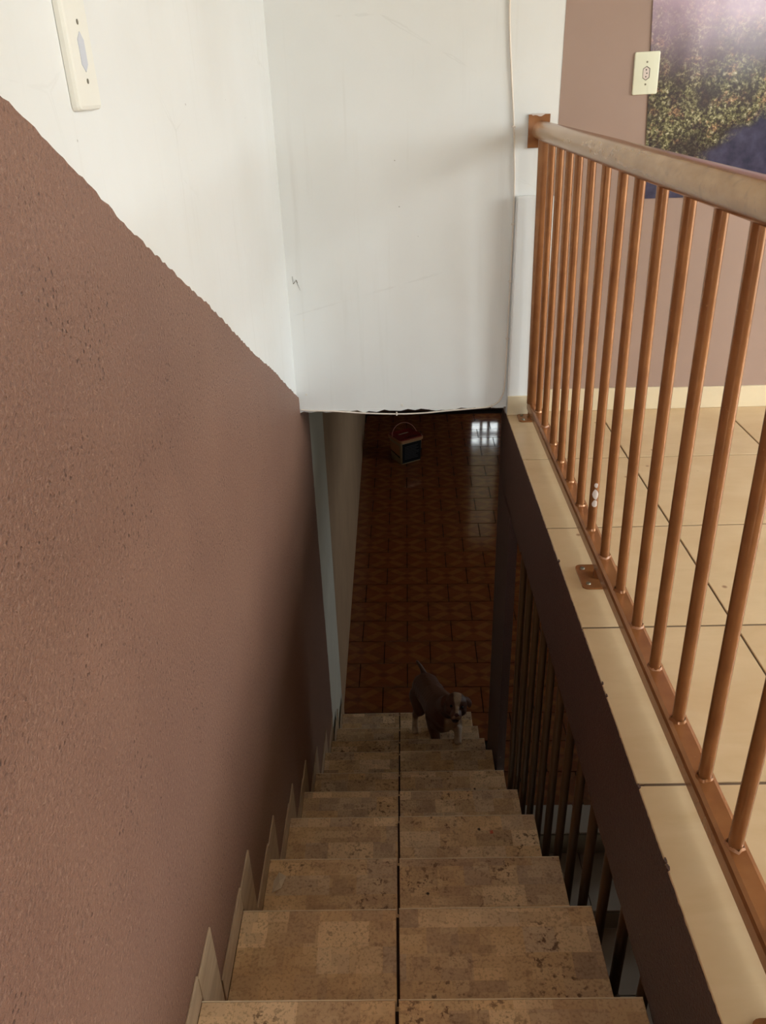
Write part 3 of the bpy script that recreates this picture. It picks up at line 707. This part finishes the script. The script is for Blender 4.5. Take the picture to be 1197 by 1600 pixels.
# ------------------------------------------------------------------ landscape print on the mauve wall
po = Vector((0.812, YW - 0.0035, 0.727))
V = [(0.004, 0, 0), (1.15, 0, 0.004), (1.15, 0, 1.0), (-0.066, 0, 1.0)]
nx_, nz_ = 24, 20
VV, FF = [], []
for j in range(nz_ + 1):
    for i in range(nx_ + 1):
        u, v = i / nx_, j / nz_
        p = Vector(V[0]) * (1 - u) * (1 - v) + Vector(V[1]) * u * (1 - v) + Vector(V[2]) * u * v + Vector(V[3]) * (1 - u) * v
        p.y = -0.0006 - (0.0012 * random.random() * (1 if (0 < i < nx_ and 0 < j < nz_) else 0.3))
        VV.append(p)
for j in range(nz_):
    for i in range(nx_):
        a = j * (nx_ + 1) + i; FF.append((a, a + 1, a + nx_ + 2, a + nx_ + 1))
N0 = len(VV)
VV += [Vector((p.x, 0.0002, p.z)) for p in VV]
FF += [tuple(N0 + q for q in reversed(f)) for f in FF]
bd = [i for i in range(nx_ + 1)] + [j * (nx_ + 1) + nx_ for j in range(1, nz_ + 1)] + [nz_ * (nx_ + 1) + i for i in range(nx_ - 1, -1, -1)] + [j * (nx_ + 1) for j in range(nz_ - 1, 0, -1)]
FF += [(bd[i], bd[(i + 1) % len(bd)], bd[(i + 1) % len(bd)] + N0, bd[i] + N0) for i in range(len(bd))]
pm = link('landscape_print', mesh('landscape_print', VV, FF, True, 60), 'poster', None, po)
tag(pm, 'glossy landscape print of autumn foliage and dark water on the mauve wall', 'poster')

# ------------------------------------------------------------------ cable along the white wall
cp = [(0.352, 1.9), (0.355, 1.5), (0.358, 1.286), (0.363, 1.189), (0.378, 1.036), (0.386, 0.951), (0.397, 0.760), (0.398, 0.559), (0.397, 0.474), (0.396, 0.275), (0.395, 0.134), (0.386, 0.060), (0.350, 0.025), (0.283, 0.017), (0.189, 0.011), (0.095, 0.004), (0.0, 0.003), (-0.118, 0.009), (-0.236, 0.020), (-0.318, 0.024), (-0.352, 0.028)]
def catmull(P, n=5):
    out = []
    for i in range(len(P) - 1):
        p0, p1, p2, p3 = [Vector(P[max(0, min(len(P) - 1, i + d))]) for d in (-1, 0, 1, 2)]
        for k_ in range(n):
            t = k_ / n
            out.append(0.5 * ((2 * p1) + (p2 - p0) * t + (2 * p0 - 5 * p1 + 4 * p2 - p3) * t * t + (3 * p1 - p0 - 3 * p2 + p3) * t ** 3))
    return out + [Vector(P[-1])]
cv = [Vector((p.x, YW - 0.0046, p.y)) for p in catmull([Vector(c) for c in cp])]
cb = empty('wall_cable', (0.395, YW, 0.3))
adopt(tube('cable', cv, 0.0030, 'cable', None, 8), cb)
for (cx, cz, ax) in ((0.386, 0.951, 'v'), (0.397, 0.474, 'v'), (0.396, 0.275, 'v'), (0.350, 0.025, 'h'), (0.0, 0.004, 'h'), (0.398, 0.66, 'v')):
    e = (0.0058, 0.0028) if ax == 'v' else (0.0028, 0.0062)
    adopt(box('cable_clip', cx - e[0], cx + e[0], YW - 0.0085, YW - 0.0005, cz - e[1], cz + e[1], 'cable', None, 0.001), cb)
tag(cb, 'thin cream cable clipped down the white wall and along its lower edge', 'cable')

# ------------------------------------------------------------------ pail on the lower floor
pa = empty('paint_pail', (0.086, 7.585, ZF)); pa.rotation_euler.z = math.radians(31)
def loft(rings, smooth=True):
    n = len(rings[0]); V = [v for r in rings for v in r]; Fc = [tuple(range(n))[::-1], tuple(range((len(rings) - 1) * n, len(rings) * n))]
    for k_ in range(len(rings) - 1): Fc += [(k_ * n + i, k_ * n + (i + 1) % n, (k_ + 1) * n + (i + 1) % n, (k_ + 1) * n + i) for i in range(n)]
    return mesh('loft', V, Fc, smooth, 40)
ring = lambda w_, d, r, z: [(x_, y_, z) for x_, y_ in rrect(0, 0, w_, d, r, 5)]
link('body', loft([ring(0.236, 0.214, 0.025, 0.0), ring(0.242, 0.22, 0.03, 0.006), ring(0.262, 0.24, 0.03, 0.235)]), 'pail', pa)
link('rim', loft([ring(0.262, 0.24, 0.03, 0.2355), ring(0.285, 0.262, 0.035, 0.237), ring(0.287, 0.264, 0.035, 0.262), ring(0.278, 0.254, 0.033, 0.266)]), 'rim', pa)
ld = link('lid', loft([ring(0.276, 0.252, 0.033, 0.2662), ring(0.276, 0.252, 0.033, 0.272), ring(0.262, 0.238, 0.03, 0.276), ring(0.255, 0.232, 0.03, 0.2735), ring(0.06, 0.055, 0.02, 0.2735)]), 'red', pa)
box('lid_ridge', -0.07, 0.045, 0.02, 0.028, 0.2736, 0.278, 'pail', ld, 0.0015)
# printed label on the front face, leaning with the wall of the pail
lf = lambda z: -(0.110 + (0.120 - 0.110) * (z - 0.006) / 0.229)
lab = link('label', mesh('label', [(-0.108, lf(0.01) - 0.0006, 0.010), (0.108, lf(0.01) - 0.0006, 0.010), (0.112, lf(0.225) - 0.0006, 0.225), (-0.112, lf(0.225) - 0.0006, 0.225), (-0.108, lf(0.01) + 0.001, 0.010), (0.108, lf(0.01) + 0.001, 0.010), (0.112, lf(0.225) + 0.001, 0.225), (-0.112, lf(0.225) + 0.001, 0.225)],
     [(0, 1, 2, 3), (7, 6, 5, 4), (0, 4, 5, 1), (1, 5, 6, 2), (2, 6, 7, 3), (3, 7, 4, 0)]), 'black', pa)
for i in range(9):
    zc = 0.05 + i * 0.017; yq = lf(zc) - 0.0009; xa_ = -0.085; xb_ = random.uniform(0.05, 0.09)
    link('print_line', mesh('print_line', [(xa_, yq, zc), (xb_, yq, zc), (xb_, yq - 0.0003, zc + 0.004), (xa_, yq - 0.0003, zc + 0.004)], [(0, 1, 2, 3)]), 'print', lab)
ls = lambda z: -(0.121 + 0.010 * (z - 0.006) / 0.229) - 0.0006
V = [(ls(0.10), 0.09, 0.10), (ls(0.085), -0.085, 0.085), (ls(0.20), -0.09, 0.20), (ls(0.205), 0.095, 0.205)]
link('side_band', mesh('side_band', V, [(0, 1, 2, 3)]), 'rim', pa)
link('side_stripe', mesh('side_stripe', [(ls(0.095), 0.088, 0.095), (ls(0.062), -0.085, 0.062), (ls(0.08), -0.085, 0.08), (ls(0.106), 0.088, 0.106)], [(0, 1, 2, 3)]), 'black', pa)
hp = [Vector((0.146 * math.cos(a), 0.02 + 0.05 * math.sin(a), 0.250 + 0.125 * math.sin(a))) for a in [math.pi * i / 20 for i in range(21)]]
link('handle', tube_mesh(hp, 0.0035, 8), 'handle', pa)
tag(pa, 'square plastic pail with dark red lid and black label on the brown floor', 'pail')

# ------------------------------------------------------------------ small scraps lying on the treads
V = [(-0.02, -0.035, 0.001), (0.01, -0.02, 0.004), (0.022, 0.03, 0.002), (-0.004, 0.045, 0.006), (-0.02, 0.01, 0.003), (0.002, 0.005, 0.009)]
V2 = [(x_, y_, z_ + 0.0015) for x_, y_, z_ in V]; f1 = [(0, 1, 5), (1, 2, 5), (2, 3, 5), (3, 4, 5), (4, 0, 5)]
s1 = link('plaster_flake', mesh('plaster_flake', V + V2, [tuple(reversed(f)) for f in f1] + [tuple(q + 6 for q in f) for f in f1] + [(i, (i + 1) % 5, (i + 1) % 5 + 6, i + 6) for i in range(5)]), 'paper', None, (-0.322, 1.325, -0.686 + 0.0008))
s1.scale = (0.7, 0.7, 0.7)
tag(s1, 'pale curled flake lying on a tread against the left skirting', 'flake')
V = [(-0.004, -0.006, 0.0005), (0.005, -0.004, 0.001), (0.004, 0.006, 0.002), (-0.005, 0.004, 0.0008)]
s2 = link('paper_scrap', mesh('paper_scrap', V + [(x_, y_, z_ + 0.0012) for x_, y_, z_ in V], [(3, 2, 1, 0), (4, 5, 6, 7)] + [(i, (i + 1) % 4, (i + 1) % 4 + 4, i + 4) for i in range(4)]), 'scrap_red', None, (0.256, 1.654, -0.903 + 0.0015))
tag(s2, 'tiny red scrap on the right half of a stair tread', 'scrap')
# ------------------------------------------------------------------ the dog climbing the stairs
DO = Vector((0.14, 3.08, -1.938))
def blob_union(parts, voxel, name):
    bm = bmesh.new()
    def ell(c, r, rot=None):
        g = bmesh.ops.create_icosphere(bm, subdivisions=2, radius=1.0)
        m = Matrix.Translation(Vector(c) - DO) @ (rot.to_4x4() if rot else Matrix.Identity(4)) @ Matrix.Diagonal((r[0], r[1], r[2], 1))
        bmesh.ops.transform(bm, matrix=m, verts=g['verts'])
    def cap(pts, rs):
        pts = [Vector(p) for p in pts]
        for i in range(len(pts) - 1):
            n = max(3, int((pts[i + 1] - pts[i]).length / (min(rs[i], rs[i + 1]) * 0.3)))
            for k_ in range(n + 1):
                t = k_ / n; r = rs[i] * (1 - t) + rs[i + 1] * t; p = pts[i].lerp(pts[i + 1], t); ell(p, (r, r, r))
    for p in parts:
        if p[0] == 'e': ell(*p[1:])
        else: cap(*p[1:])
    me = bpy.data.meshes.new(name); bm.to_mesh(me); bm.free()
    o = bpy.data.objects.new(name, me); COL.objects.link(o)
    md = o.modifiers.new('r', 'REMESH'); md.mode = 'VOXEL'; md.voxel_size = voxel
    s_ = o.modifiers.new('s', 'SMOOTH'); s_.factor = 0.6; s_.iterations = 5
    dg = bpy.context.evaluated_depsgraph_get(); dg.update()
    out = bpy.data.meshes.new_from_object(o.evaluated_get(dg)); out.name = name
    bpy.data.objects.remove(o)
    for p in out.polygons: p.use_smooth = True
    return out
HF = Vector((-0.02, -0.93, 0.37)).normalized()                # where the face points
HU0 = Vector((0.12, 0.37, 0.92)); HU = (HU0 - HF * HU0.dot(HF)).normalized()
HR = HF.cross(HU).normalized()                                 # towards the dog's right in the picture's left
HC = Vector((0.252, 2.925, -1.540))
HRot = Matrix((HR, HF, HU)).transposed()
hp_ = lambda a, b, c: HC + HR * a + HF * b + HU * c            # head space: right, forward, up
parts = [
    # trunk: deep chest, tucked belly, round rump
    ('c', [(0.122, 3.262, -1.715), (0.150, 3.16, -1.695), (0.190, 3.045, -1.672), (0.212, 3.005, -1.655)], [0.076, 0.073, 0.088, 0.084]),
    ('e', (0.195, 3.03, -1.70), (0.078, 0.085, 0.092)),
    ('c', [(0.212, 3.0, -1.63), (0.240, 2.945, -1.565)], [0.066, 0.054]),
    # head: skull, cheeks, muzzle, lower jaw
    ('e', hp_(0, -0.004, 0.008), (0.056, 0.058, 0.052), HRot),
    ('e', hp_(0.026, 0.012, -0.018), (0.028, 0.036, 0.030), HRot), ('e', hp_(-0.026, 0.012, -0.018), (0.028, 0.036, 0.030), HRot),
    ('e', hp_(0, 0.052, -0.022), (0.027, 0.042, 0.022), HRot), ('e', hp_(0, 0.034, -0.002), (0.022, 0.036, 0.020), HRot),
    ('e', hp_(0.012, 0.068, -0.030), (0.016, 0.022, 0.019), HRot), ('e', hp_(-0.012, 0.068, -0.030), (0.016, 0.022, 0.019), HRot),
    ('e', hp_(0, 0.036, -0.060), (0.020, 0.036, 0.011), HRot), ('e', hp_(0, 0.0, -0.045), (0.032, 0.035, 0.026), HRot),
    # hind legs
    ('c', [(0.082, 3.232, -1.745), (0.086, 3.185, -1.805), (0.064, 3.215, -1.862), (0.060, 3.182, -1.922)], [0.052, 0.033, 0.018, 0.0165]),
    ('e', (0.060, 3.172, -1.924), (0.019, 0.027, 0.0135)),
    ('c', [(0.170, 3.262, -1.745), (0.180, 3.20, -1.815), (0.164, 3.215, -1.872), (0.164, 3.185, -1.922)], [0.050, 0.032, 0.018, 0.0165]),
    ('e', (0.164, 3.175, -1.924), (0.019, 0.027, 0.0135)),
    # front legs: one down on the lower tread, one up on the next nosing
    ('c', [(0.152, 3.03, -1.70), (0.150, 3.050, -1.785), (0.166, 3.015, -1.865), (0.170, 2.998, -1.922)], [0.046, 0.032, 0.023, 0.020]),
    ('e', (0.172, 2.985, -1.924), (0.022, 0.028, 0.0135)),
    ('c', [(0.245, 3.005, -1.69), (0.262, 2.995, -1.738), (0.266, 2.95, -1.725), (0.264, 2.915, -1.736)], [0.044, 0.031, 0.022, 0.018]),
    ('e', (0.262, 2.902, -1.738), (0.021, 0.026, 0.0125)),
    # tail, carried up
    ('c', [(0.115, 3.318, -1.672), (0.100, 3.338, -1.645), (0.078, 3.345, -1.612)], [0.016, 0.011, 0.008]),
]
for px, py, pz in ((0.060, 3.148, -1.926), (0.164, 3.150, -1.926), (0.172, 2.958, -1.926), (0.262, 2.876, -1.739)):
    for t in (-0.012, -0.004, 0.004, 0.012): parts.append(('e', (px + t, py + abs(t) * 0.4, pz), (0.0055, 0.011, 0.0095)))
dme = blob_union(parts, 0.0040, 'dog')
# coat markings stored as a colour layer: liver brown, white blaze, muzzle, chest and feet
ca_ = dme.color_attributes.new('coat', 'FLOAT_COLOR', 'POINT')
brown, white, tan, pink = Vector(srgb(92, 56, 40)[:3]), Vector(srgb(186, 158, 130)[:3]), Vector(srgb(128, 84, 58)[:3]), Vector(srgb(150, 98, 84)[:3])
def sm(a, b, x): t = max(0, min(1, (x - a) / (b - a))); return t * t * (3 - 2 * t)
for v in dme.vertices:
    p = v.co + DO; q = p - HC; a, b, c = q.dot(HR), q.dot(HF), q.dot(HU)
    col = brown.lerp(tan, 0.35 * sm(-1.68, -1.60, p.z) * sm(3.0, 3.1, p.y))
    if b > -0.03 and abs(a) < 0.07 and abs(c) < 0.09:                       # the head
        wdt = 0.008 + 0.010 * sm(0.0, 0.05, c) + 0.016 * sm(-0.012, -0.04, c)
        wb = (1 - sm(wdt - 0.003, wdt + 0.004, abs(a + 0.002))) * sm(0.0, 0.02, b + c * 0.5)
        col = brown.lerp(white, wb)
        if b > 0.055 and c < -0.03: col = col.lerp(pink, 0.5)
        if c < -0.052: col = col.lerp(brown * 0.4, 0.8)
    elif p.y < 3.0 and p.x > 0.19 and p.z > -1.76 and p.z < -1.60:         # chest
        col = brown.lerp(white, sm(0.192, 0.212, p.x) * sm(3.0, 2.965, p.y))
    for (lx, ly, lz) in ((0.060, 3.175, -1.938), (0.262, 2.91, -1.752), (0.164, 3.18, -1.938)):
        d = Vector((p.x - lx, p.y - ly, 0)).length
        if d < 0.05: col = col.lerp(white, (1 - sm(0.05, 0.085, p.z - lz)) * (1 - sm(0.04, 0.05, d)))
    ca_.data[v.index].color = (col.x, col.y, col.z, 1)
k = NM('short_dog_coat', 0.55, 0.35)
at = k.n('ShaderNodeAttribute', attribute_name='coat'); fur = k.noise(k.mapping(k.pos(), (1, 1, 0.4)), 380, 3)
k.color(k.mix(k.ramp(fur, [(0.35, 0.25), (0.6, 0.0)]), at.outputs['Color'], srgb(40, 26, 20))); k.bump(fur, 0.2, 0.001)
dme.materials.append(k.m)
M['nose'] = m_plain('liver_nose_skin', srgb(96, 52, 46), 0.3, 0.5, 0.05, 60)
M['eye'] = m_plain('dark_eye', srgb(26, 18, 14), 0.08, 0.6, 0.02, 9)
M['mouth'] = m_plain('dark_open_mouth', srgb(44, 20, 18), 0.5, 0.3, 0.05, 60)
M['ear'] = m_plain('liver_brown_ear', srgb(98, 58, 40), 0.55, 0.3, 0.12, 120, 0.1)
dog = link('dog', dme, None, None, DO)
def head_part(name, verts, faces, mat, sub=2):
    me = mesh(name, [Vector(v) - DO for v in verts], faces, True)
    o = link(name, me, mat, dog)
    if sub:
        s_ = o.modifiers.new('s', 'SUBSURF'); s_.levels = sub; s_.render_levels = sub
    return o
def head_ell(name, c, r, mat):
    bm = bmesh.new(); bmesh.ops.create_icosphere(bm, subdivisions=2, radius=1.0)
    bmesh.ops.transform(bm, matrix=Matrix.Translation(c - DO) @ HRot.to_4x4() @ Matrix.Diagonal((r[0], r[1], r[2], 1)), verts=bm.verts)
    me = bpy.data.meshes.new(name); bm.to_mesh(me); bm.free()
    for p in me.polygons: p.use_smooth = True
    return link(name, me, mat, dog)
head_ell('nose', hp_(0, 0.091, -0.016), (0.013, 0.008, 0.009), 'nose')
for s in (1, -1):
    head_ell('eye', hp_(0.0265 * s, 0.046, 0.008), (0.0075, 0.0065, 0.007), 'eye')
head_ell('mouth', hp_(0, 0.058, -0.050), (0.019, 0.026, 0.009), 'mouth')
for s in (1, -1):                                               # folded ears, thick flaps
    L = [(0.036 * s, -0.012, 0.046), (0.052 * s, -0.020, 0.040), (0.074 * s, -0.006, 0.030), (0.078 * s, 0.012, 0.002 if s > 0 else 0.012), (0.070 * s, 0.022, -0.026 if s > 0 else -0.008), (0.058 * s, 0.020, -0.004), (0.044 * s, 0.014, 0.030)]
    V = [hp_(*q) for q in L] + [hp_(q[0] * 0.96, q[1] - 0.009, q[2]) for q in L]; n = len(L)
    head_part('ear', V, [tuple(range(n)), tuple(range(2 * n - 1, n - 1, -1))] + [(i, (i + 1) % n, (i + 1) % n + n, i + n) for i in range(n)], 'ear', 1)
tag(dog, 'brown puppy with white face blaze and chest climbing the stairs, looking up', 'dog')
